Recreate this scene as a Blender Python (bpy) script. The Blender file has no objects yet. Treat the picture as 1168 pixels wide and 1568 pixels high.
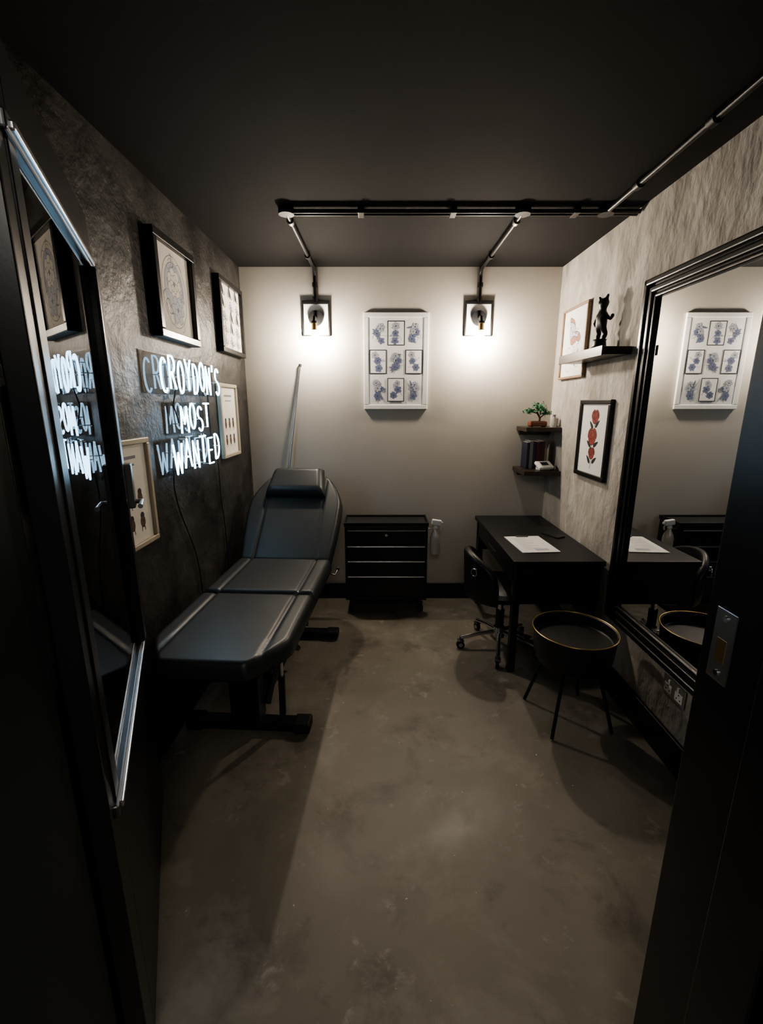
import bpy, math, random
from math import sin, cos, pi, sqrt, exp, radians
from mathutils import Vector, Matrix
random.seed(7)
S = bpy.context.scene
COL = S.collection
try: S.view_settings.look = 'AgX - Medium High Contrast'
except Exception as ex: print(ex)

# ------------------------------------------------------------------ materials
def mat(name, color, rough=0.5, metal=0.0, bump=0.0, bscale=40, bdist=0.01, var=0.0, vscale=5,
        emit=None, estr=0.0, stretch=(1,1,1), trans=0.0, coat=0.0, spec=0.5, color2=None, rvar=0.0, detail=6, bdetail=8, brough=.62):
    m = bpy.data.materials.new(name); m.use_nodes = True
    nt = m.node_tree; b = nt.nodes['Principled BSDF']
    b.inputs['Base Color'].default_value = (*color, 1)
    b.inputs['Roughness'].default_value = rough
    b.inputs['Metallic'].default_value = metal
    b.inputs['Transmission Weight'].default_value = trans
    b.inputs['Coat Weight'].default_value = coat
    b.inputs['Specular IOR Level'].default_value = spec
    if emit:
        b.inputs['Emission Color'].default_value = (*emit, 1)
        b.inputs['Emission Strength'].default_value = estr
    if bump or var or rvar:
        tc = nt.nodes.new('ShaderNodeTexCoord'); mp = nt.nodes.new('ShaderNodeMapping')
        mp.inputs['Scale'].default_value = stretch
        nt.links.new(tc.outputs['Object'], mp.inputs['Vector'])
    if var or rvar:
        n = nt.nodes.new('ShaderNodeTexNoise'); n.inputs['Scale'].default_value = vscale
        n.inputs['Detail'].default_value = detail; n.inputs['Roughness'].default_value = .6
        nt.links.new(mp.outputs[0], n.inputs['Vector'])
    if var:
        r = nt.nodes.new('ShaderNodeValToRGB')
        c2 = color2 if color2 else tuple(min(1, c*(1+var)) for c in color)
        c1 = tuple(c*(1-var) for c in color)
        r.color_ramp.elements[0].position = .33; r.color_ramp.elements[1].position = .67
        r.color_ramp.elements[0].color = (*c1, 1); r.color_ramp.elements[1].color = (*c2, 1)
        nt.links.new(n.outputs['Fac'], r.inputs['Fac']); nt.links.new(r.outputs['Color'], b.inputs['Base Color'])
    if rvar:
        mr = nt.nodes.new('ShaderNodeMapRange'); mr.inputs['To Min'].default_value = rough-rvar
        mr.inputs['To Max'].default_value = rough+rvar; mr.inputs['From Min'].default_value=.3; mr.inputs['From Max'].default_value=.7
        nt.links.new(n.outputs['Fac'], mr.inputs['Value']); nt.links.new(mr.outputs[0], b.inputs['Roughness'])
    if bump:
        n2 = nt.nodes.new('ShaderNodeTexNoise'); n2.inputs['Scale'].default_value = bscale
        n2.inputs['Detail'].default_value = bdetail; n2.inputs['Roughness'].default_value = brough
        nt.links.new(mp.outputs[0], n2.inputs['Vector'])
        bp = nt.nodes.new('ShaderNodeBump'); bp.inputs['Strength'].default_value = bump
        bp.inputs['Distance'].default_value = bdist
        nt.links.new(n2.outputs['Fac'], bp.inputs['Height']); nt.links.new(bp.outputs[0], b.inputs['Normal'])
    return m

def layer(m,scale,p0,p1,col,det=4,off=(0,0,0),stretch=(1,1,1),rough=.7):
    """mix another noise-masked colour over the current base colour"""
    nt=m.node_tree; b=nt.nodes['Principled BSDF']; base=b.inputs['Base Color'].links[0].from_socket
    tc=nt.nodes.new('ShaderNodeTexCoord')
    mp=nt.nodes.new('ShaderNodeMapping'); mp.inputs['Location'].default_value=off; mp.inputs['Scale'].default_value=stretch
    nt.links.new(tc.outputs['Object'],mp.inputs['Vector'])
    n=nt.nodes.new('ShaderNodeTexNoise'); n.inputs['Scale'].default_value=scale; n.inputs['Detail'].default_value=det
    n.inputs['Roughness'].default_value=rough; n.inputs['Distortion'].default_value=.3
    nt.links.new(mp.outputs[0],n.inputs['Vector'])
    r=nt.nodes.new('ShaderNodeValToRGB'); r.color_ramp.elements[0].position=p0; r.color_ramp.elements[1].position=p1
    nt.links.new(n.outputs['Fac'],r.inputs['Fac'])
    mx=nt.nodes.new('ShaderNodeMix'); mx.data_type='RGBA'
    nt.links.new(r.outputs['Color'],mx.inputs[0]); nt.links.new(base,mx.inputs[6]); mx.inputs[7].default_value=(*col,1)
    nt.links.new(mx.outputs[2],b.inputs['Base Color'])

M = {}
M['back'] = mat('paint_greige', (.52,.485,.43), .7, var=.05, vscale=2, bump=.12, bscale=60, bdist=.004)
M['plaster'] = mat('rough_plaster', (.43,.40,.36), .8, var=.18, vscale=3.5, bump=.95, bscale=5.5, bdist=.055, stretch=(1,1,.6), bdetail=6, brough=.52)
layer(M['plaster'],7,.50,.66,(.56,.535,.495),6,(3,1,2),(1,1,.6),.6)
layer(M['plaster'],5,.57,.70,(.31,.285,.25),6,(8,4,2),(1,1,.5),.6)
M['leftw'] = mat('dark_plaster', (.028,.0265,.0245), .46, var=.5, vscale=4, bump=.6, bscale=6, bdist=.03, rvar=.12)
layer(M['leftw'],5,.52,.68,(.056,.052,.047),8,(2,1,5))
M['ceil'] = mat('black_ceiling', (.0125,.0122,.0118), .85, bump=.15, bscale=90, bdist=.003, spec=.25)
M['floor'] = mat('painted_concrete', (.225,.20,.162), .48, var=.14, vscale=2.4, bump=.12, bscale=14, bdist=.008, rvar=.14)
layer(M['floor'],2.4,.50,.68,(.33,.30,.25),9,(1.3,.4,0))
layer(M['floor'],3.6,.53,.68,(.135,.115,.092),9,(4.3,2.4,0))
layer(M['floor'],9,.60,.72,(.40,.37,.32),9,(.3,5.4,0))
layer(M['floor'],34,.75,.78,(.68,.66,.60),2,(0,7,0))
M['blackgloss'] = mat('black_gloss_paint', (.008,.008,.009), .30, bump=.05, bscale=60, bdist=.002)
M['black'] = mat('black_satin', (.011,.011,.012), .42)
M['blackm'] = mat('black_matte', (.012,.012,.012), .7)
M['vinyl'] = mat('black_vinyl', (.029,.034,.036), .42, bump=.08, bscale=300, bdist=.001)
M['chrome'] = mat('chrome', (.75,.75,.76), .15, 1)
M['steel'] = mat('dark_steel', (.16,.16,.165), .35, .9)
M['lockgrey'] = mat('grey_lock_paint', (.18,.19,.19), .35, .2)
M['pipe'] = mat('black_conduit', (.045,.045,.047), .34, .6)
M['lip'] = mat('brushed_metal', (.55,.56,.58), .3, 1)
M['gold'] = mat('gold_metal', (.62,.45,.2), .3, 1)
M['goldwood'] = mat('gilt_frame', (.50,.44,.34), .4, .2)
M['cream'] = mat('cream_paper', (.74,.71,.64), .8, var=.05, vscale=8)
M['white'] = mat('white_paint', (.80,.79,.77), .5)
M['paper'] = mat('white_paper', (.82,.81,.79), .8)
M['ink'] = mat('ink_black', (.02,.02,.025), .8)
M['inkgrey'] = mat('ink_grey', (.22,.22,.25), .8)
M['inkblue'] = mat('ink_blue', (.17,.20,.33), .8)
M['inkpale'] = mat('ink_pale', (.48,.50,.56), .8)
M['red'] = mat('ink_red', (.24,.045,.035), .8, var=.4, vscale=60)
M['pink'] = mat('ink_rust', (.38,.19,.14), .8)
M['wood'] = mat('oak_frame', (.30,.21,.14), .5, var=.2, vscale=12)
M['darkwood'] = mat('dark_wood', (.035,.026,.020), .35, var=.3, vscale=10)
M['mirror'] = mat('mirror_silver', (.84,.85,.85), .01, 1)
M['bronze'] = mat('dark_bronze', (.015,.014,.013), .35, .4)
M['leaf'] = mat('leaf_green', (.03,.17,.08), .5, var=.4, vscale=30)
M['terracotta'] = mat('brown_ceramic', (.16,.05,.03), .35)
M['bark'] = mat('bark', (.10,.055,.03), .8, bump=.4, bscale=80)
M['bookred'] = mat('book_maroon', (.06,.014,.02), .5)
M['bookdk'] = mat('book_navy', (.02,.02,.04), .5)
M['plastic'] = mat('white_plastic', (.8,.8,.78), .35)
M['clear'] = mat('cloudy_plastic', (.75,.72,.66), .15, trans=.5)
M['green'] = mat('green_black_paint', (.012,.020,.016), .35)
M['bulb'] = mat('bulb_glow', (1,.9,.75), .3, emit=(1,.87,.72), estr=980)
M['neon'] = mat('neon_white', (1,1,1), .3, emit=(.42,.72,1), estr=12)

def glass(name, rough=0.0, tint=(.9,.93,.92), ior=1.5):
    m = bpy.data.materials.new(name); m.use_nodes = True
    nt = m.node_tree; nt.nodes.clear()
    o = nt.nodes.new('ShaderNodeOutputMaterial'); mix = nt.nodes.new('ShaderNodeMixShader')
    t = nt.nodes.new('ShaderNodeBsdfTransparent'); t.inputs[0].default_value = (*tint, 1)
    g = nt.nodes.new('ShaderNodeBsdfGlossy'); g.inputs['Roughness'].default_value = rough
    f = nt.nodes.new('ShaderNodeFresnel'); f.inputs[0].default_value = ior
    nt.links.new(f.outputs[0], mix.inputs[0]); nt.links.new(t.outputs[0], mix.inputs[1])
    nt.links.new(g.outputs[0], mix.inputs[2]); nt.links.new(mix.outputs[0], o.inputs[0])
    return m
M['glass'] = glass('window_glass', 0.0, (.85,.87,.85), 1.35)
M['acrylic'] = glass('clear_acrylic', .02, (1,1,1), 1.32)

# ------------------------------------------------------------------ helpers
def E(name, loc=(0,0,0), rot=(0,0,0), matrix=None):
    o = bpy.data.objects.new(name, None); o.empty_display_size = .05
    COL.objects.link(o)
    if matrix is not None: o.matrix_world = matrix
    else: o.location = loc; o.rotation_euler = rot
    return o

def obj(name, verts, faces, m, parent=None, loc=(0,0,0), rot=(0,0,0), smooth=False, bevel=0, bseg=2, mats=None, fm=None):
    me = bpy.data.meshes.new(name); me.from_pydata([tuple(v) for v in verts], [], faces); me.update()
    o = bpy.data.objects.new(name, me); COL.objects.link(o)
    if mats:
        for k in mats: me.materials.append(k)
        for p, i in zip(me.polygons, fm): p.material_index = i
    else: me.materials.append(m)
    if smooth:
        for p in me.polygons: p.use_smooth = True
    o.location = loc; o.rotation_euler = rot
    if parent: o.parent = parent
    if bevel:
        b = o.modifiers.new('bevel', 'BEVEL'); b.width = bevel; b.segments = bseg; b.limit_method = 'ANGLE'
        b.harden_normals = False
    return o

def box(name, size, loc, m, parent=None, rot=(0,0,0), bevel=.003, bseg=2):
    x, y, z = [s/2 for s in size]
    v = [(-x,-y,-z),(x,-y,-z),(x,y,-z),(-x,y,-z),(-x,-y,z),(x,-y,z),(x,y,z),(-x,y,z)]
    f = [(0,3,2,1),(4,5,6,7),(0,1,5,4),(1,2,6,5),(2,3,7,6),(3,0,4,7)]
    return obj(name, v, f, m, parent, loc, rot, bevel=bevel, bseg=bseg)

def bx(name, x0,x1,y0,y1,z0,z1, m, parent=None, bevel=.003, bseg=2):
    return box(name, (x1-x0,y1-y0,z1-z0), ((x0+x1)/2,(y0+y1)/2,(z0+z1)/2), m, parent, bevel=bevel, bseg=bseg)

def lathe(name, prof, m, parent=None, loc=(0,0,0), rot=(0,0,0), seg=40):
    v=[]; f=[]; n=len(prof)
    for i in range(seg):
        a=2*pi*i/seg
        for r,z in prof: v.append((r*cos(a), r*sin(a), z))
    for i in range(seg):
        j=(i+1)%seg
        for k in range(n-1): f.append((i*n+k, j*n+k, j*n+k+1, i*n+k+1))
    o=obj(name, v, f, m, parent, loc, rot, smooth=True)
    md=o.modifiers.new('es','EDGE_SPLIT'); md.split_angle=radians(35)
    return o

def cyl(name, r, h, loc, m, parent=None, rot=(0,0,0), r2=None, seg=28):
    r2 = r if r2 is None else r2
    return lathe(name, [(0.0001,-h/2),(r,-h/2),(r2,h/2),(0.0001,h/2)], m, parent, loc, rot, seg)

def tube(name, pts, r, m, parent=None, closed=False, smooth=False, loc=(0,0,0), res=3):
    lists = pts if isinstance(pts[0][0], (tuple, list, Vector)) else [pts]
    cu = bpy.data.curves.new(name, 'CURVE'); cu.dimensions='3D'; cu.bevel_depth=r; cu.bevel_resolution=res
    cu.use_fill_caps=True; cu.resolution_u=6
    for L in lists:
        if smooth:
            sp=cu.splines.new('NURBS'); sp.points.add(len(L)-1)
            for p,q in zip(sp.points,L): p.co=(*q,1)
            sp.order_u=min(4,len(L)); sp.use_endpoint_u=True
        else:
            sp=cu.splines.new('POLY'); sp.points.add(len(L)-1)
            for p,q in zip(sp.points,L): p.co=(*q,1)
        sp.use_cyclic_u=closed
    t=bpy.data.objects.new('tmp',cu); COL.objects.link(t)
    dg=bpy.context.evaluated_depsgraph_get(); dg.update()
    me=bpy.data.meshes.new_from_object(t.evaluated_get(dg)); me.name=name
    bpy.data.objects.remove(t); bpy.data.curves.remove(cu)
    me.materials.clear(); me.materials.append(m)
    for p in me.polygons: p.use_smooth=True
    o=bpy.data.objects.new(name,me); COL.objects.link(o); o.location=loc
    if parent: o.parent=parent
    return o

def cushion(name, L, wf, T, r, m, parent, loc=(0,0,0), rot=(0,0,0), groove=None, nx=72, ny=40, dome=0.0):
    v=[]; f=[]; T0=.25*T
    ys=[L*(.5-.5*cos(pi*j/ny)) for j in range(ny+1)]
    ss=[-1+2*i/nx for i in range(nx+1)]
    ss=[math.copysign(1-(1-abs(s))**1.15,s) for s in ss]
    for y in ys:
        w=wf(y)
        for s in ss:
            dx=w*(1-abs(s)); dy=min(y,L-y)
            fx=sqrt(max(0,1-(1-min(dx/r,1))**2)); fy=sqrt(max(0,1-(1-min(dy/r,1))**2))
            z=T0+(T-T0)*fx*fy+dome*(1-s*s)
            if groove: z-=.010*exp(-((abs(s)*w-groove)/.007)**2)*min(1,fx*fy)
            v.append((s*w,y,z))
    N=(nx+1)*(ny+1)
    for y in ys:
        w=wf(y)
        for s in ss: v.append((s*w,y,0))
    W=nx+1
    for j in range(ny):
        for i in range(nx):
            a=j*W+i
            f.append((a,a+1,a+1+W,a+W)); f.append((N+a,N+a+W,N+a+W+1,N+a+1))
    for i in range(nx):
        f.append((i,N+i,N+i+1,i+1)); a=ny*W+i; f.append((a,a+1,N+a+1,N+a))
    for j in range(ny):
        a=j*W; f.append((a,a+W,N+a+W,N+a)); a=j*W+nx; f.append((a,N+a,N+a+W,a+W))
    return obj(name,v,f,m,parent,loc,rot,smooth=True)

def caster(parent, x, y, a=0, r=.028, nm='caster'):
    cyl(nm+'_wheel', r, .022, (x,y,r), M['blackm'], parent, rot=(pi/2,0,a))
    cyl(nm+'_hub', r*.5, .026, (x,y,r), M['lip'], parent, rot=(pi/2,0,a))
    box(nm+'_fork', (.04,.034,.012), (x,y,r*2+.004), M['steel'], parent, rot=(0,0,a))
    cyl(nm+'_stem', .008, .03, (x,y,r*2+.02), M['steel'], parent)

# wall frames: x = right as seen from the room, y = up, z = out of the wall
def wallM(side, a, z):
    if side=='L': o=Vector((-1.0,a,z)); X=Vector((0,1,0)); N=Vector((1,0,0))
    if side=='R': o=Vector((1.27,a,z)); X=Vector((0,-1,0)); N=Vector((-1,0,0))
    if side=='B': o=Vector((a,3.465,z)); X=Vector((1,0,0)); N=Vector((0,-1,0))
    Y=Vector((0,0,1))
    m=Matrix.Identity(4)
    for i in range(3): m[i][0]=X[i]; m[i][1]=Y[i]; m[i][2]=N[i]; m[i][3]=o[i]
    return m

class Art:
    def __init__(s, z): s.v=[]; s.f=[]; s.fm=[]; s.mats=[]; s.z=z; s.k=0
    def mi(s,m):
        if m not in s.mats: s.mats.append(m)
        return s.mats.index(m)
    def poly(s, pts, m):
        s.k+=1; z=s.z+s.k*4e-6; n=len(s.v)
        cx=sum(p[0] for p in pts)/len(pts); cy=sum(p[1] for p in pts)/len(pts)
        s.v.append((cx,cy,z)); s.v+=[(p[0],p[1],z) for p in pts]; L=len(pts)
        for i in range(L): s.f.append((n,n+1+i,n+1+(i+1)%L)); s.fm.append(s.mi(m))
    def stroke(s, pts, w, m):
        s.k+=1; z=s.z+s.k*4e-6; n=len(s.v); L=len(pts)
        for i,p in enumerate(pts):
            a=pts[max(0,i-1)]; b=pts[min(L-1,i+1)]
            dx,dy=b[0]-a[0],b[1]-a[1]; l=math.hypot(dx,dy) or 1
            nx,ny=-dy/l*w/2,dx/l*w/2
            s.v.append((p[0]+nx,p[1]+ny,z)); s.v.append((p[0]-nx,p[1]-ny,z))
        for i in range(L-1): s.f.append((n+2*i,n+2*i+1,n+2*i+3,n+2*i+2)); s.fm.append(s.mi(m))
    def ell(s, cx,cy,rx,ry,ang,fill,line=None,w=.001,n=18,pt=0):
        P=[]
        for i in range(n):
            t=2*pi*i/n; x=rx*cos(t); y=ry*sin(t)*(1-pt*cos(t))
            P.append((cx+x*cos(ang)-y*sin(ang), cy+x*sin(ang)+y*cos(ang)))
        if fill: s.poly(P,fill)
        if line: s.stroke(P+[P[0]],w,line)
    def flower(s,cx,cy,r,fill,line,w=.001,n=5,rings=2,a0=0):
        for k in range(rings):
            rr=r*(1-.42*k)
            for i in range(n):
                a=a0+2*pi*(i+.5*k)/n
                s.ell(cx+rr*.55*cos(a),cy+rr*.55*sin(a),rr*.48,rr*.34,a,fill,line,w,pt=-.3)
        s.ell(cx,cy,r*.16,r*.16,0,line,None)
    def leafs(s,cx,cy,L,a,fill,line,w=.001):
        s.ell(cx+L/2*cos(a),cy+L/2*sin(a),L/2,L*.17,a,fill,line,w,pt=.5)
    def curve(s,x,y,L,a,curl,w,m,n=14):
        P=[(x,y)]
        for i in range(n):
            a+=curl/n; x+=L/n*cos(a); y+=L/n*sin(a); P.append((x,y))
        s.stroke(P,w,m); return x,y,a
    def build(s,name,parent): return obj(name,s.v,s.f,None,parent,mats=s.mats,fm=s.fm)

def frame(parent, w, h, fw, depth, m, paper, z0=0.0, recess=.5):
    bx('frame_top',-w/2,w/2,h/2-fw,h/2,z0,depth,m,parent,.004)
    bx('frame_bottom',-w/2,w/2,-h/2,-h/2+fw,z0,depth,m,parent,.004)
    bx('frame_left',-w/2,-w/2+fw,-h/2+fw,h/2-fw,z0,depth,m,parent,.004)
    bx('frame_right',w/2-fw,w/2,-h/2+fw,h/2-fw,z0,depth,m,parent,.004)
    bx('paper',-w/2+fw,w/2-fw,-h/2+fw,h/2-fw,z0,depth*recess,paper,parent,0)
    return depth*recess

# ------------------------------------------------------------------ room shell
XL,XR,YB,H = -1.0,1.27,3.465,2.49
bx('floor', XL-.3,XR+.3,-1.0,YB+.12,-.1,0, M['floor'], bevel=0)
bx('ceiling', XL-.3,XR+.3,-1.0,YB+.12,H,H+.1, M['ceil'], bevel=0)
bx('wall_left', XL-.12,XL,.7,YB,0,H, M['leftw'], bevel=0)
bx('wall_right', XR,XR+.12,.7,YB,0,H, M['plaster'], bevel=0)
bx('wall_back', XL-.12,XR+.12,YB,YB+.12,0,H, M['back'], bevel=0)
wf = E('wall_front')
bx('panel_left', XL-.12,-.61,.50,.70,0,H, M['leftw'], wf, bevel=0)
bx('panel_right', .60,XR+.12,.50,.70,0,H, M['leftw'], wf, bevel=0)
bx('panel_over', -.61,.60,.50,.70,2.16,H, M['leftw'], wf, bevel=0)
dl = E('trim_doorway')
bx('jamb_latch', .56,.60,.44,.715,0,2.16, M['blackgloss'], dl)
bx('stop_latch', .545,.56,.48,.58,0,2.12, M['blackgloss'], dl)
bx('jamb_hinge', -.61,-.575,.44,.70,0,2.16, M['green'], dl)
bx('head', -.575,.56,.44,.715,2.12,2.16, M['blackgloss'], dl)
bx('baseboard_back', XL+.02,XR-.02,YB-.018,YB,0,.13, M['black'])
bx('baseboard_right', XR-.018,XR,.72,YB-.02,0,.15, M['black'])
bx('baseboard_left', XL,XL+.018,.72,YB-.02,0,.13, M['black'])

# strike plate on latch jamb
sp = E('strike_plate', (.558,.668,1.165))
box('plate',(.003,.044,.125),(0,0,0),M['lip'],sp,bevel=.001)
box('latch_hole',(.002,.020,.040),(-.0016,0,-.008),M['gold'],sp,bevel=0)
for z in (-.048,.048): cyl('screw',.005,.003,(-.002,0,z),M['chrome'],sp,rot=(0,pi/2,0))

# ------------------------------------------------------------------ door leaf (glazed, open inwards)
h0=Vector((-.562,.73,0)); f0=Vector((-.915,1.525,0)); dv=f0-h0; DL=dv.length
ang=math.atan2(dv.y,dv.x)
door=E('door_1',(h0.x,h0.y,.008),(0,0,ang))   # local x: hinge->free
# leaf direction points up-left, so local -y is the left-wall side and +y ... faces are symmetric
th=.042
HS=.085
bx('stile_hinge',0,HS,-th/2,th/2,0,2.10,M['blackgloss'],door)
bx('stile_free',DL-.10,DL,-th/2,th/2,0,2.10,M['blackgloss'],door)
bx('rail_top',HS,DL-.10,-th/2,th/2,1.96,2.10,M['blackgloss'],door)
bx('panel_bottom',HS,DL-.10,-th/2,th/2,0,.70,M['blackgloss'],door)
bx('glass_pane',HS,DL-.10,-th/2+.001,-th/2+.007,.70,1.96,M['glass'],door,0)
for (c,d) in ((1.935,1.965),(.70,.73)):
    bx('bead',.03,DL-.05,-th/2-.010,-th/2+.01,c,d,M['steel'],door,.005,3)
    bx('bead_inner',.05,DL-.07,-th/2-.016,-th/2+.01,c+.008,d-.008,M['lip'],door,.003,2)
bx('bead',.05,HS+.012,-th/2-.004,-th/2+.004,.73,1.935,M['blackgloss'],door,.002,2)
bx('bead',DL-.115,DL-.05,-th/2-.022,-th/2+.01,.73,1.935,M['blackgloss'],door,.009,3)
bx('lock_case',DL-.065,DL-.012,-th/2-.040,-th/2,1.20,1.35,M['lockgrey'],door,.004)
tube('lever',[(DL-.04,-th/2-.03,1.22),(DL-.04,-th/2-.06,1.22),(DL-.13,-th/2-.06,1.22)],.008,M['lip'],door)

# ------------------------------------------------------------------ treatment bed
bed=E('treatment_bed',(-.672,1.49,0),(0,0,radians(-3.2)))
ZB=.545
def wfoot(y):
    W=.295
    return W-(.125*(1-min(1,y/.21))**1.3)
cushion('foot_cushion',.66,wfoot,.075,.03,M['vinyl'],bed,(0,0,ZB),groove=.205)
cushion('seat_cushion',.53,lambda y:.295,.075,.03,M['vinyl'],bed,(0,.665,ZB),groove=.205)
def wback(y):
    if y<.46: return .285+.035*sin(y/.46*pi/2)
    t=(y-.46)/.26
    return .32-.155*(1-sqrt(max(0,1-min(1,t)**2)))**.8-.02*t
BA=radians(41)
cushion('backrest_cushion',.72,wback,.075,.03,M['vinyl'],bed,(0,1.20,ZB+.005),(BA,0,0),groove=.195)
def wpil(y): return .205-.03*(y/.22)
cy_,cz_=1.20+.50*cos(BA)-.075*sin(BA), ZB+.005+.50*sin(BA)+.075*cos(BA)
cushion('head_pillow',.23,wpil,.075,.05,M['vinyl'],bed,(0,cy_,cz_),(BA,0,0))
for s in (-1,1):
    bx('side_rail',s*.21-.018,s*.21+.018,.12,1.19,ZB-.045,ZB,M['black'],bed)
    a=(s*.21,1.20,ZB-.02); b=(s*.21,1.20+.6*cos(BA),ZB-.02+.6*sin(BA))
    tube('back_rail',[a,b],.016,M['black'],bed)
for y in (.15,.64,1.16): bx('cross_rail',-.21,.21,y-.018,y+.018,ZB-.045,ZB-.005,M['black'],bed)
bx('edge_board',-.25,.25,.10,.62,ZB-.012,ZB,M['blackm'],bed)
bx('base_beam',-.045,.045,.40,1.34,.045,.10,M['black'],bed)
for y in (.43,1.33):
    bx('cross_foot',-.27,.27,y-.035,y+.035,.012,.055,M['black'],bed,.006)
    for s in (-1,1):
        bx('foot_cap',s*.265-.04,s*.265+.04,y-.045,y+.045,.006,.06,M['blackm'],bed,.01)
        cyl('leveller',.022,.012,(s*.265,y,.006),M['blackm'],bed)
bx('column',-.07,.07,.38,.48,.06,.30,M['black'],bed,.006)
for s in (-1,1):
    tube('lift_arm',[(s*.085,.46,.12),(s*.085,.98,.50)],.018,M['black'],bed)
    tube('lift_arm',[(s*.11,.98,.12),(s*.11,.46,.50)],.018,M['black'],bed)
tube('hydraulic_sleeve',[(0,.50,.14),(0,.78,.33)],.026,M['black'],bed)
tube('hydraulic_rod',[(0,.78,.33),(0,.96,.46)],.012,M['chrome'],bed)
tube('pivot',[(-.13,.72,.31),(.13,.72,.31)],.012,M['chrome'],bed)
tube('gas_strut_sleeve',[(.165,.44,.08),(.175,.42,.30)],.016,M['black'],bed)
tube('gas_strut',[(.175,.42,.30),(.185,.40,.50)],.009,M['chrome'],bed)
bx('motor_box',-.06,.06,1.0,1.2,.10,.22,M['blackm'],bed,.01)
tube('back_strut',[(.12,1.18,.16),(.12,1.20+.4*cos(BA),ZB-.02+.4*sin(BA))],.014,M['black'],bed)
tube('release_lever',[(.28,1.16,.535),(.325,1.14,.53),(.33,1.20,.545)],.005,M['steel'],bed)
cyl('release_knob',.010,.03,(.33,1.21,.545),M['blackm'],bed,rot=(pi/2,0,0))

# ------------------------------------------------------------------ tool cart
cart=E('tool_cart',(.035,3.30,0))
w,d=.305,.12
bx('cabinet',-w,w,-d,d,.125,.685,M['black'],cart,.006)
bx('lid',-w-.006,w+.006,-d-.008,d+.006,.685,.70,M['blackm'],cart,.006)
for (a,b,c,e) in ((-w-.006,w+.006,-d-.008,-d+.004),(-w-.006,w+.006,d-.006,d+.006),(-w-.006,-w+.006,-d,d),(w-.006,w+.006,-d,d)):
    bx('lid_rim',a,b,c,e,.70,.715,M['black'],cart,.003)
zs=[.672,.545,.43,.31,.13]
for i in range(4):
    z1,z0=zs[i],zs[i+1]+.008
    bx('drawer_front',-w+.015,w-.015,-d-.014,-d,z0,z1,M['black'],cart,.003)
    if i==0: bx('drawer_pull',-w+.02,w-.02,-d-.026,-d-.012,z1-.022,z1-.012,M['steel'],cart,.002)
    else: bx('drawer_pull',-w+.02,w-.02,-d-.026,-d-.012,z1-.014,z1-.006,M['lip'],cart,.002)
cyl('lock',.010,.012,(0,-d-.018,.625),M['chrome'],cart,rot=(pi/2,0,0))
bx('tray_shelf',-w,w,-d,d,.105,.125,M['black'],cart)
for sx in (-1,1):
    for sy in (-1,1): caster(cart,sx*(w-.045),sy*(d-.035),.35*sx+pi/2,.036)

sb=E('spray_bottle',(.398,3.20,.475))
lathe('bottle',[(.0001,0),(.034,0),(.038,.01),(.038,.12),(.030,.15),(.016,.175),(.012,.195),(.0001,.195)],M['clear'],sb)
cyl('collar',.017,.02,(0,0,.203),M['plastic'],sb)
box('spray_head',(.072,.030,.042),(.006,0,.236),M['plastic'],sb,rot=(0,.15,0),bevel=.008,bseg=3)
box('nozzle',(.016,.016,.016),(.046,0,.230),M['plastic'],sb)
tube('trigger',[(.028,0,.222),(.042,0,.200),(.036,0,.18)],.005,M['plastic'],sb)
tube('hook',[(-.051,0,.19),(-.020,0,.19),(-.017,0,.205)],.0035,M['lip'],sb)

# ------------------------------------------------------------------ desk
desk=E('desk',(0,0,0))
bx('top',.735,1.248,2.365,3.44,.675,.705,M['black'],desk,.004)
bx('end_apron',.75,1.235,2.385,2.405,.44,.675,M['black'],desk)
bx('end_apron',.75,1.235,3.40,3.42,.44,.675,M['black'],desk)
bx('back_panel',1.215,1.235,2.41,3.40,.30,.675,M['black'],desk)
bx('drawer_box',.75,.77,2.41,3.40,.56,.675,M['black'],desk)
for y in (2.41,3.37):
    for x in (.75,1.19): bx('leg',x,x+.04,y-.02,y+.025,0,.675,M['black'],desk)
bx('drawer_pull',.742,.752,2.8,3.0,.61,.62,M['steel'],desk)

pp=E('clipboard',(.93,2.685,.7055),(0,0,radians(4)))
bx('board',-.115,.115,-.165,.165,0,.003,M['paper'],pp,0)
bx('sheet',-.10,.11,-.17,.14,.003,.0045,M['paper'],pp,0)
box('clip',(.08,.02,.008),(0,.155,.007),M['steel'],pp)
A=Art(.0048)
for i in range(11): A.stroke([(-.08,.11-i*.022),(-.08+.06+.1*random.random(),.11-i*.022)],.003,M['inkgrey'])
A.poly([(-.02,-.14),(.06,-.14),(.06,-.10),(-.02,-.10)],M['inkpale'])
A.build('print',pp)
ph=E('phone',(1.14,2.88,.7055),(0,0,.5)); bx('body',-.035,.035,-.07,.07,0,.009,M['blackgloss'],ph,.004)

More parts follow.
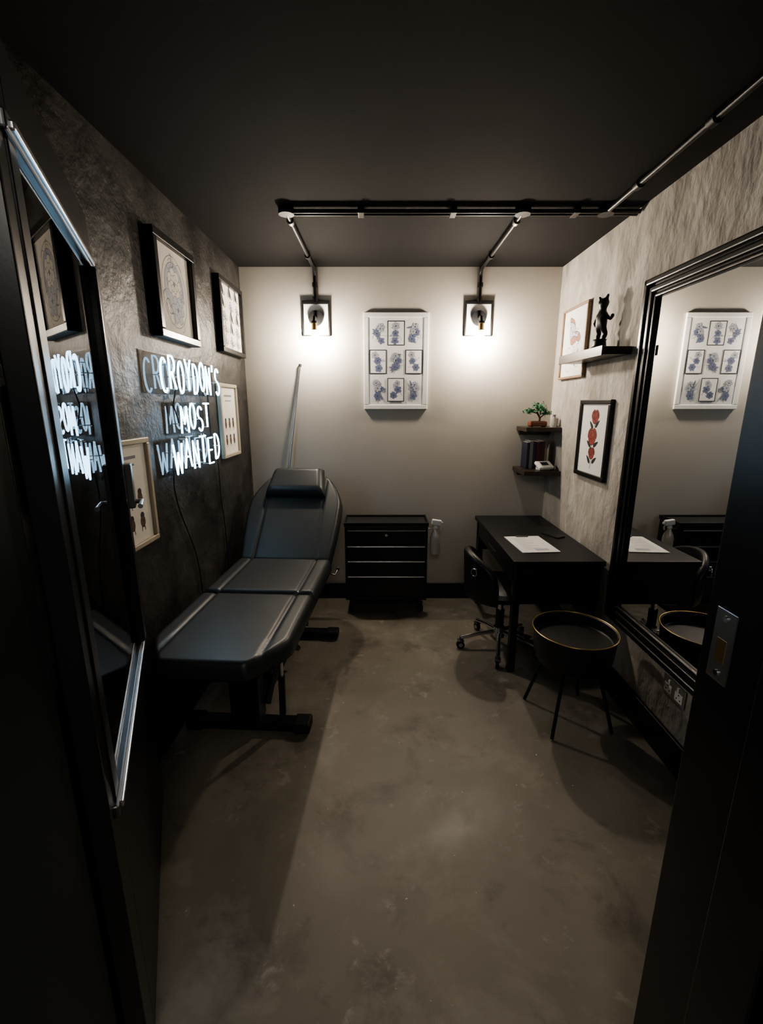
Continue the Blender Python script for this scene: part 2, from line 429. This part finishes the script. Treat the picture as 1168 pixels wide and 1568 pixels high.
# ------------------------------------------------------------------ swivel chair
ch=E('swivel_chair',(.765,2.68,0),(0,0,0))
for k in range(5):
    a=radians(183+72*k); r=.25
    tube('base_leg',[(.03*cos(a),.03*sin(a),.115),(.14*cos(a),.14*sin(a),.10),(r*cos(a),r*sin(a),.075)],.013,M['chrome'],ch)
    caster(ch,r*cos(a),r*sin(a),a,.026)
cyl('hub',.035,.07,(0,0,.115),M['chrome'],ch)
cyl('gas_lift',.018,.26,(0,0,.25),M['chrome'],ch)
cyl('lift_sleeve',.027,.14,(0,0,.20),M['black'],ch)
lathe('seat',[(.0001,.385),(.19,.385),(.215,.40),(.222,.425),(.21,.45),(.17,.465),(.0001,.47)],M['black'],ch)
bx('seat_plate',-.08,.08,-.08,.08,.365,.39,M['steel'],ch)
v=[];f=[];na=36
for i in range(na+1):
    t=i/na; a=radians(112+138*t); top=.50+.185*sin(pi*t)**.45 if 0<t<1 else .50
    zb=.38; ro=.235; ri=.19; k=.012
    ring=[(ro-.005,zb),(ro,zb+k),(ro+.012,top-k*2),(ro+.004,top-k*.5),(ri+.028,top),(ri+.012,top-k),(ri,zb+k),(ri+.005,zb)]
    for r,z in ring: v.append((r*cos(a),r*sin(a),z))
n=8
for i in range(na):
    for k in range(n):
        k2=(k+1)%n; f.append((i*n+k,(i+1)*n+k,(i+1)*n+k2,i*n+k2))
f.append(tuple(range(n))); f.append(tuple(reversed([na*n+k for k in range(n)])))
obj('barrel_back',v,f,M['black'],ch,smooth=True)
a=radians(215)
cyl('pull_boss',.014,.012,(.252*cos(a),.252*sin(a),.60),M['chrome'],ch,rot=(0,pi/2,a))
R=[(.262*cos(a)-.022*sin(a)*cos(t),.262*sin(a)+.022*cos(a)*cos(t),.578+.022*sin(t)) for t in [2*pi*i/20 for i in range(20)]]
tube('pull_ring',R,.003,M['chrome'],ch,closed=True)

# ------------------------------------------------------------------ round side table with gold rim
st=E('side_table',(.94,2.0,0))
lathe('tray_body',[(.0001,.315),(.14,.315),(.165,.325),(.182,.37),(.192,.485),(.197,.488),(.192,.490),(.186,.486),(.178,.44),(.172,.435),(.0001,.435)],M['black'],st,seg=64)
tube('gold_rim',[(.1945*cos(2*pi*i/64),.1945*sin(2*pi*i/64),.490) for i in range(64)],.003,M['gold'],st,closed=True)
for a in (232,322,52,142):
    a=radians(a)
    tube('leg',[(.12*cos(a),.12*sin(a),.32),(.165*cos(a),.165*sin(a),.18),(.215*cos(a),.215*sin(a),.008)],.0085,M['black'],st)

# ------------------------------------------------------------------ leaning pole
pl=E('broom_pole',(0,0,0))
tube('pole',[(-.85,3.30,.012),(-.594,3.452,1.83)],.0085,M['lip'],pl)
tube('tip',[(-.5955,3.4511,1.82),(-.593,3.4525,1.84)],.011,M['blackm'],pl)

# ------------------------------------------------------------------ wall sconces
def sconce(x,name='wall_sconce'):
    s=E(name,matrix=wallM('B',x,2.15))
    bx('backplate',-.095,.095,-.115,.115,0,.012,M['white'],s)
    for (a,b,c,d_) in ((-.098,.098,.095,.118),(-.098,-.086,-.118,.095),(.086,.098,-.118,.095),(-.098,.098,-.118,-.110)):
        bx('plate_border',a,b,c,d_,0,.018,M['black'],s)
    cyl('rose',.052,.022,(0,0,.022),M['black'],s)
    tube('arm',[(0,0,.03),(0,0,.09),(0,-.006,.112),(0,-.03,.12),(0,-.045,.12)],.010,M['black'],s)
    cyl('lamp_holder',.019,.055,(0,-.068,.12),M['gold'],s,rot=(pi/2,0,0))
    cyl('holder_cap',.023,.014,(0,-.042,.12),M['black'],s,rot=(pi/2,0,0))
    lathe('bulb',[(.0001,0),(.010,.0),(.013,.012),(.022,.032),(.027,.05),(.022,.068),(.0001,.078)],M['bulb'],s,loc=(0,-.094,.12),rot=(pi/2,0,0))
    tube('conduit',[(0,.10,.02),(0,.34,.02)],.011,M['pipe'],s)
    for y in (.13,.22): cyl('coupler',.019,.026,(0,y,.02),M['black'],s,rot=(pi/2,0,0))
sconce(-.467); sconce(.693)

# ------------------------------------------------------------------ ceiling conduit
cc=E('ceiling_conduit')
zc=2.468
def pipe(a,b,r=.011): tube('pipe',[a,b],r,M['pipe'],cc)
for yy in (2.475,2.505): pipe((-.47,yy,zc),(1.262,yy,zc),.0095)
for x in (-.467,.693):
    tube('pipe',[(x,2.505,zc),(x,3.40,zc),(x,3.435,zc-.01),(x,3.445,zc-.04)],.011,M['pipe'],cc)
    cyl('junction_box',.038,.032,(x,2.49,2.474),M['black'],cc)
    cyl('coupler',.018,.03,(x,2.60,zc),M['chrome'],cc,rot=(pi/2,0,0))
    cyl('coupler',.018,.03,(x,3.15,zc),M['black'],cc,rot=(pi/2,0,0))
pipe((1.10,2.49,zc),(1.10,.72,zc),.012)
cyl('junction_box',.038,.032,(1.10,2.49,2.474),M['black'],cc)
for y in (2.2,1.75,1.3): cyl('coupler',.019,.035,(1.10,y,zc),M['black'],cc,rot=(pi/2,0,0))
for x in (-.1,.35,.95): box('saddle',(.03,.07,.03),(x,2.49,zc+.002),M['black'],cc)

# ------------------------------------------------------------------ nine-print frame
nf=E('framed_print_collage',matrix=wallM('B',.105,1.855))
W_,H_=.468,.675
z=frame(nf,W_,H_,.034,.02,M['white'],M['paper'],recess=.8)
A=Art(z+.0004)
cw,chh=.124,.180
for r in range(3):
    for c in range(3):
        cx=(c-1)*.130; cyy=(1-r)*.197
        if (r+c)%2==1:
            a_,b_=cw/2,chh/2-.006
            A.poly([(cx-a_,cyy-b_),(cx+a_,cyy-b_),(cx+a_,cyy+b_),(cx-a_,cyy+b_)],M['ink'])
            a_-=.006; b_-=.006
            A.poly([(cx-a_,cyy-b_),(cx+a_,cyy-b_),(cx+a_,cyy+b_),(cx-a_,cyy+b_)],M['paper'])
        for k in range(6):
            a=random.random()*6.28; A.curve(cx,cyy-.01,.06,a,random.uniform(-2.5,2.5),.0018,M['inkgrey'])
        for k in range(9): A.leafs(cx+random.uniform(-.022,.022),cyy+random.uniform(-.055,.045),.032,random.random()*6.28,M['inkblue'] if (r*3+c)%2==0 else M['inkpale'],M['ink'],.0012)
        for k in range(3+((r+c)%2==0)):
            A.flower(cx+random.uniform(-.024,.024),cyy+(-.045,.04,0,.02)[k]+random.uniform(-.01,.01),random.uniform(.020,.028),M['inkpale'] if k%2 else M['inkblue'],M['ink'],.0014,a0=random.random(),n=random.choice([5,6]))
A.build('prints',nf)

# ------------------------------------------------------------------ pictures
def pic(name,side,y0,y1,z0,z1,fw,dep,fm_,paper,artf):
    w_=abs(y1-y0); h_=z1-z0
    e=E(name,matrix=wallM(side,(y0+y1)/2,(z0+z1)/2))
    z=frame(e,w_,h_,fw,dep,fm_,paper)
    A=Art(z+.0004); artf(A,w_/2-fw,h_/2-fw); A.build('artwork',e)
    return e
def art_portrait(A,w,h):
    A.ell(0,0,w*.70,h*.85,0,None,M['inkgrey'],.003,30)
    A.ell(0,h*.1,w*.55,h*.6,0,M['inkpale'],M['inkgrey'],.003,30)
    for i in range(40):
        a=random.random()*6.28
        A.curve(random.uniform(-.45,.45)*w,random.uniform(-.65,.65)*h,h*.5,a,random.uniform(-5,5),.0024,random.choice([M['inkgrey'],M['inkpale'],M['inkgrey'],M['ink']]))
    A.flower(0,h*.2,w*.38,M['cream'],M['inkgrey'],.003,n=7)
    A.flower(w*.1,-h*.4,w*.36,M['inkpale'],M['inkgrey'],.0025,n=6)
def art_sheet(A,w,h):
    for r in range(5):
        for c in range(3):
            x=(c-1)*w*.62+random.uniform(-.08,.08)*w; y=(2-r)*h*.38
            k=random.random()
            if k<.5: A.flower(x,y,w*.17,M['inkpale'],M['ink'],.003,n=random.choice([4,5,6]))
            else: A.leafs(x-w*.12,y-h*.08,w*.4,1.2,M['inkgrey'],M['ink'],.003); A.leafs(x+w*.1,y-h*.08,w*.35,2.0,M['ink'],M['ink'],.003)
            A.curve(x,y,w*.4,-1.2,2.5,.004,M['ink'])
def art_figs(A,w,h):
    A.stroke([(-w*.5,h*.75),(w*.5,h*.75)],.012,M['inkgrey']); A.stroke([(-w*.4,h*.6),(w*.4,h*.6)],.007,M['inkgrey'])
    for c in range(3):
        for r in range(2):
            x=(c-1)*w*.5; y=-h*.1-r*h*.5
            A.ell(x,y+h*.13,w*.09,w*.09,0,M['ink']); A.ell(x,y,w*.11,h*.12,0,M['bark'],M['ink'],.002)
            A.stroke([(x-w*.06,y-h*.1),(x-w*.08,y-h*.2)],.004,M['ink']); A.stroke([(x+w*.06,y-h*.1),(x+w*.08,y-h*.2)],.004,M['ink'])
pic('framed_picture','L',2.10,2.53,1.845,2.285,.035,.045,M['blackgloss'],M['cream'],art_portrait)
pic('framed_picture','L',2.91,3.37,1.87,2.31,.03,.04,M['blackgloss'],M['cream'],art_sheet)
pic('framed_picture','L',2.82,3.15,1.22,1.68,.022,.025,M['goldwood'],M['cream'],art_figs)
pic('framed_picture','L',1.55,1.91,.98,1.42,.022,.025,M['goldwood'],M['cream'],art_figs)
pic('framed_picture','L',1.36,1.64,1.72,2.05,.016,.02,M['goldwood'],M['cream'],art_portrait)
pic('framed_picture','L',1.24,1.50,1.25,1.60,.016,.02,M['goldwood'],M['cream'],art_figs)

# ------------------------------------------------------------------ neon sign
def arc(cx,cy,rx,ry,a0,a1,n=12): return [(cx+rx*cos(radians(a0+(a1-a0)*i/n)),cy+ry*sin(radians(a0+(a1-a0)*i/n))) for i in range(n+1)]
G={
'C':[arc(.55,.5,.45,.5,50,310,16)],
'R':[[(.1,0),(.1,1)]+arc(.45,.75,.4,.25,90,-90,8)+[(.1,.5)],[(.4,.5),(.9,0)]],
'O':[arc(.5,.5,.42,.5,0,360,20)],
'Y':[[(.05,1),(.5,.5),(.95,1)],[(.5,.5),(.5,0)]],
'D':[[(.12,0),(.12,1)]+arc(.3,.5,.6,.5,90,-90,12)+[(.12,0)]],
'N':[[(.1,0),(.1,1),(.85,0),(.85,1)]],
"'":[[(.5,1),(.4,.75)]],
'S':[arc(.5,.75,.38,.25,30,230,10)+arc(.5,.25,.38,.25,70,-150,10)],
'M':[[(.03,0),(.15,1),(.5,.35),(.85,1),(.97,0)]],
'T':[[(.02,1),(.98,1)],[(.5,1),(.5,0)]],
'W':[[(0,1),(.25,0),(.5,.7),(.75,0),(1,1)]],
'A':[[(.02,0),(.5,1),(.98,0)],[(.2,.38),(.8,.38)]],
'E':[[(.9,1),(.12,1),(.12,0),(.9,0)],[(.12,.52),(.75,.52)]],
}
ns=E('neon_sign',matrix=wallM('L',0,0))
strokes=[];clips=[]
def word(t,y0,y1,z0,z1,gap=.26):
    ws=[(.45 if c=="'" else 1.15 if c in 'MW' else 1.0) for c in t]
    tot=sum(ws)+gap*(len(t)-1); u=(y1-y0)/tot; x=y0
    for i,c in enumerate(t):
        dz=(.012 if i%2 else -.004)
        for s in G[c]:
            strokes.append([(x+p[0]*ws[i]*u, z0+dz+p[1]*(z1-z0), .040) for p in s])
            q=strokes[-1][len(s)//2]; clips.append([(q[0],q[1],.002),(q[0],q[1],.036)])
        x+=(ws[i]+gap)*u
    a,b,c_,d_=y0-.09,y1+.015,z0-.01,z1+.02
    obj('clear_backing',[(a,c_,.004),(b,c_,.004),(b,d_,.004),(a,d_,.004)],[(0,1,2,3)],M['acrylic'],ns)
word("CROYDON'S",2.04,2.77,1.61,1.755)
word("MOST",2.20,2.57,1.42,1.545)
word("WANTED",2.09,2.69,1.235,1.375)
tube('neon_tubes',strokes,.0045,M['neon'],ns,res=3)
tube('tube_clips',clips,.0025,M['clear'],ns,res=1)
tube('link_wire',[(2.20,1.62,.03),(2.18,1.55,.02),(2.21,1.46,.03)],.003,M['blackm'],ns)
tube('link_wire',[(2.60,1.62,.03),(2.62,1.5,.02),(2.60,1.37,.03)],.003,M['blackm'],ns)
tube('cable',[(2.12,1.24,.02),(2.10,1.18,.012),(2.16,1.0,.012),(2.30,.8,.012),(2.33,.6,.012),(2.32,.15,.012)],.003,M['blackm'],ns,smooth=True)
tube('cable',[(2.70,1.24,.02),(2.73,1.1,.012),(2.70,.95,.012),(2.78,.8,.012),(2.74,.15,.012)],.003,M['blackm'],ns,smooth=True)

# ------------------------------------------------------------------ right wall
def art_koi(A,w,h):
    for k in range(7):
        A.ell(random.uniform(-.35,.35)*w,random.uniform(-.65,.65)*h,w*.30,w*.13,random.random()*3,M['pink'] if k%2 else M['inkpale'],M['ink'],.003,pt=.4)
    for k in range(16): A.curve(random.uniform(-.5,.5)*w,random.uniform(-.7,.7)*h,h*.4,random.random()*6,3,.003,M['inkgrey'])
def art_roses(A,w,h):
    A.stroke([(-w*.02,h*.6),(w*.08,h*.25),(-w*.05,-h*.1),(w*.03,-h*.5),(0,-h*.85)],.004,M['ink'])
    for (x,y,a) in ((.1,.35,.7),(-.05,.3,2.4),(.1,-.2,.5),(-.1,-.22,2.6),(.1,-.68,.6),(-.05,-.7,2.4)): A.leafs(x*w,y*h,w*.38,a,M['ink'],M['ink'])
    for (x,y,r) in ((.05,.62,.23),(-.05,.05,.28),(.02,-.42,.20)):
        X=x*w; Y=y*h; q=w*r
        A.ell(X-q*.6,Y+q*.5,q*.75,q*.5,.9,M['red'],M['ink'],.003); A.ell(X+q*.6,Y+q*.5,q*.75,q*.5,-.9,M['red'],M['ink'],.003)
        A.ell(X,Y,q,q*.95,0,M['red'],M['ink'],.003)
        A.curve(X-q*.5,Y+q*.1,q*2.2,.3,5,.003,M['ink']); A.curve(X-q*.8,Y,q*2,-.8,2.4,.003,M['ink'])
pic('framed_picture','R',2.93,3.32,1.72,2.17,.016,.025,M['wood'],M['paper'],art_koi)
pic('framed_picture','R',2.52,2.91,1.12,1.58,.026,.025,M['blackgloss'],M['paper'],art_roses)

sh=E('wall_shelf',(0,0,0))
bx('board',1.12,1.268,2.41,2.98,1.80,1.84,M['darkwood'],sh,.004)
bx('lip_edge',1.115,1.122,2.41,2.98,1.795,1.845,M['darkwood'],sh,.002)
s1=E('corner_shelf'); bx('board',1.02,1.268,3.22,3.463,1.365,1.395,M['darkwood'],s1,.003); bx('cleat',1.04,1.268,3.44,3.463,1.33,1.365,M['darkwood'],s1)
s2=E('corner_shelf'); bx('board',1.01,1.268,3.17,3.463,1.06,1.092,M['darkwood'],s2,.003); bx('cleat',1.04,1.268,3.44,3.463,1.025,1.06,M['darkwood'],s2)

# figurine
fg=E('horned_figurine',(1.195,2.62,1.84),(0,0,radians(-70)))
lathe('pedestal',[(.0001,0),(.045,0),(.048,.012),(.036,.022),(.032,.05),(.036,.058),(.0001,.058)],M['bronze'],fg)
vs=[(0,0,.13),(0,0,.165),(0,0,.19),(0,0,.21),(0,.002,.235),(0,0,.255),
    (.018,0,.115),(.024,.012,.085),(.020,.0,.056), (-.018,0,.115),(-.030,.02,.095),(-.018,.0,.056),
    (.03,0,.175),(.05,.01,.155),(.045,.03,.185), (-.03,0,.175),(-.052,.0,.15),(-.05,.02,.13),
    (.018,0,.262),(.030,0,.285),(-.018,0,.262),(-.034,0,.280)]
es=[(0,1),(1,2),(2,3),(3,4),(4,5),(0,6),(6,7),(7,8),(0,9),(9,10),(10,11),(2,12),(12,13),(13,14),(2,15),(15,16),(16,17),(5,18),(18,19),(5,20),(20,21)]
rad=[.022,.026,.024,.013,.029,.024,.016,.013,.012,.016,.013,.012,.011,.009,.011,.011,.009,.010,.010,.005,.010,.005]
me=bpy.data.meshes.new('figure_body'); me.from_pydata(vs,es,[]); fo=bpy.data.objects.new('figure_body',me); COL.objects.link(fo)
me.materials.append(M['bronze']); fo.parent=fg
sk=fo.modifiers.new('skin','SKIN')
for i,r in enumerate(rad): me.skin_vertices[0].data[i].radius=(r,r)
me.skin_vertices[0].data[0].use_root=True
sk.use_smooth_shade=True
ss_=fo.modifiers.new('sub','SUBSURF'); ss_.levels=2; ss_.render_levels=2

# bonsai
bo=E('bonsai_plant',(1.13,3.33,1.395))
box('pot',(.12,.075,.032),(0,0,.022),M['terracotta'],bo,bevel=.006)
box('soil',(.105,.06,.006),(0,0,.038),M['bark'],bo,bevel=.001)
for sx in (-1,1): box('pot_foot',(.016,.06,.008),(sx*.045,0,.004),M['terracotta'],bo)
tube('trunk',[(.01,0,.035),(.022,0,.06),(.0,0,.085),(-.012,0,.11),(.0,0,.13)],.007,M['bark'],bo,smooth=True)
tube('branch',[(.018,0,.065),(.04,.0,.085),(.055,0,.095)],.004,M['bark'],bo,smooth=True)
tube('branch',[(-.005,0,.095),(-.035,0,.105),(-.05,0,.105)],.004,M['bark'],bo,smooth=True)
v=[];f=[]
for (cx,cy,cz,rx,rz) in ((0,0,.145,.048,.022),(.058,0,.10,.040,.017),(-.056,0,.112,.042,.018),(.025,.01,.125,.036,.015)):
    for i in range(130):
        p=Vector((random.gauss(0,.5)*rx,random.gauss(0,.5)*rx*.8,random.gauss(0,.5)*rz))+Vector((cx,cy,cz))
        a=Vector((random.uniform(-1,1),random.uniform(-1,1),random.uniform(-.3,1))).normalized(); b=a.cross(Vector((random.uniform(-1,1),.3,random.uniform(-1,1)))).normalized()
        n=len(v); L=.009
        v+=[p-a*L,p+b*L*.5,p+a*L,p-b*L*.5]; f.append((n,n+1,n+2,n+3))
obj('foliage',v,f,M['leaf'],bo)
gj=E('glass_jar',(1.225,3.27,1.395)); lathe('jar',[(.0001,0),(.02,0),(.022,.01),(.022,.05),(.012,.065),(.012,.075),(.0001,.075)],M['clear'],gj)
cyl('stopper',.012,.015,(0,0,.08),M['inkgrey'],gj)

bks=E('book_row',(1.06,3.36,1.0935))
x=0
for (t_,hh,mm) in ((.02,.19,'bookdk'),(.026,.2,'inkgrey'),(.02,.185,'bookdk'),(.035,.195,'bookred'),(.03,.2,'bookred')):
    bx('book',x,x+t_-.001,-.06,.07,0,hh,M[mm],bks,.002)
    bx('pages',x+.002,x+t_-.003,-.058,.068,.001,hh+.0005,M['paper'],bks,0); x+=t_
cl=E('card_reader',(1.17,3.235,1.0935),(0,0,.3))
box('body',(.12,.08,.022),(0,0,.034),M['plastic'],cl,rot=(.5,0,0),bevel=.006)
box('screen',(.055,.035,.002),(0,-.003,.0455),M['ink'],cl,rot=(.5,0,0),bevel=0)
box('stand',(.09,.05,.024),(0,.010,.012),M['plastic'],cl)

# ------------------------------------------------------------------ big mirror
mr=E('wall_mirror',matrix=wallM('R',1.72,1.27))
W_,H_=1.16,1.69
for k,(o,w_,d_) in enumerate(((0,.09,.022),(0,.03,.042),(.036,.028,.034),(.07,.02,.028))):
    hw,hh=W_/2-o,H_/2-o
    nm='frame_moulding'
    bx(nm,-hw,hw,hh-w_,hh,0,d_,M['blackgloss'],mr,.008,3)
    bx(nm,-hw,hw,-hh,-hh+w_,0,d_,M['blackgloss'],mr,.008,3)
    bx(nm,-hw,-hw+w_,-hh,hh,0,d_,M['blackgloss'],mr,.008,3)
    bx(nm,hw-w_,hw,-hh,hh,0,d_,M['blackgloss'],mr,.008,3)
bx('mirror_glass',-W_/2+.085,W_/2-.085,-H_/2+.085,H_/2-.085,0,.012,M['mirror'],mr,0)

so=E('power_socket',matrix=wallM('R',1.72,.345))
bx('plate',-.073,.073,-.043,.043,0,.006,M['lip'],so,.003)
for sx in (-1,1):
    bx('switch',sx*.03-.006,sx*.03+.006,.015,.032,.006,.010,M['plastic'],so,.001)
    bx('insert',sx*.036-.025,sx*.036+.025,-.03,.01,.006,.0075,M['white'],so,.001)
    for (px,py) in ((0,.002),(-.011,-.018),(.011,-.018)): bx('pin_hole',sx*.036+px-.003,sx*.036+px+.003,py-.003,py+.003,.0075,.0082,M['ink'],so,0)

# ------------------------------------------------------------------ lighting
w=bpy.data.worlds.new('dim_ambient'); w.use_nodes=True
w.node_tree.nodes['Background'].inputs[0].default_value=(1,.97,.92,1); w.node_tree.nodes['Background'].inputs[1].default_value=.10
S.world=w
L=bpy.data.lights.new('corridor_fill','AREA'); L.energy=11; L.size=.5; L.color=(1,.95,.86)  # added fill light behind the camera, no visible fixture, lifts the near floor
lo=bpy.data.objects.new('corridor_fill',L); COL.objects.link(lo); lo.location=(0,-.6,2.4)
lo.rotation_euler=(radians(35),0,0)

# ------------------------------------------------------------------ camera
cam=bpy.data.cameras.new('camera'); cam.sensor_fit='VERTICAL'; cam.sensor_height=36; cam.lens=15.84; cam.clip_start=.02
co=bpy.data.objects.new('camera',cam); COL.objects.link(co); co.location=(0,0,1.55)
co.rotation_euler=(radians(90-13.37),0,0)
S.camera=co
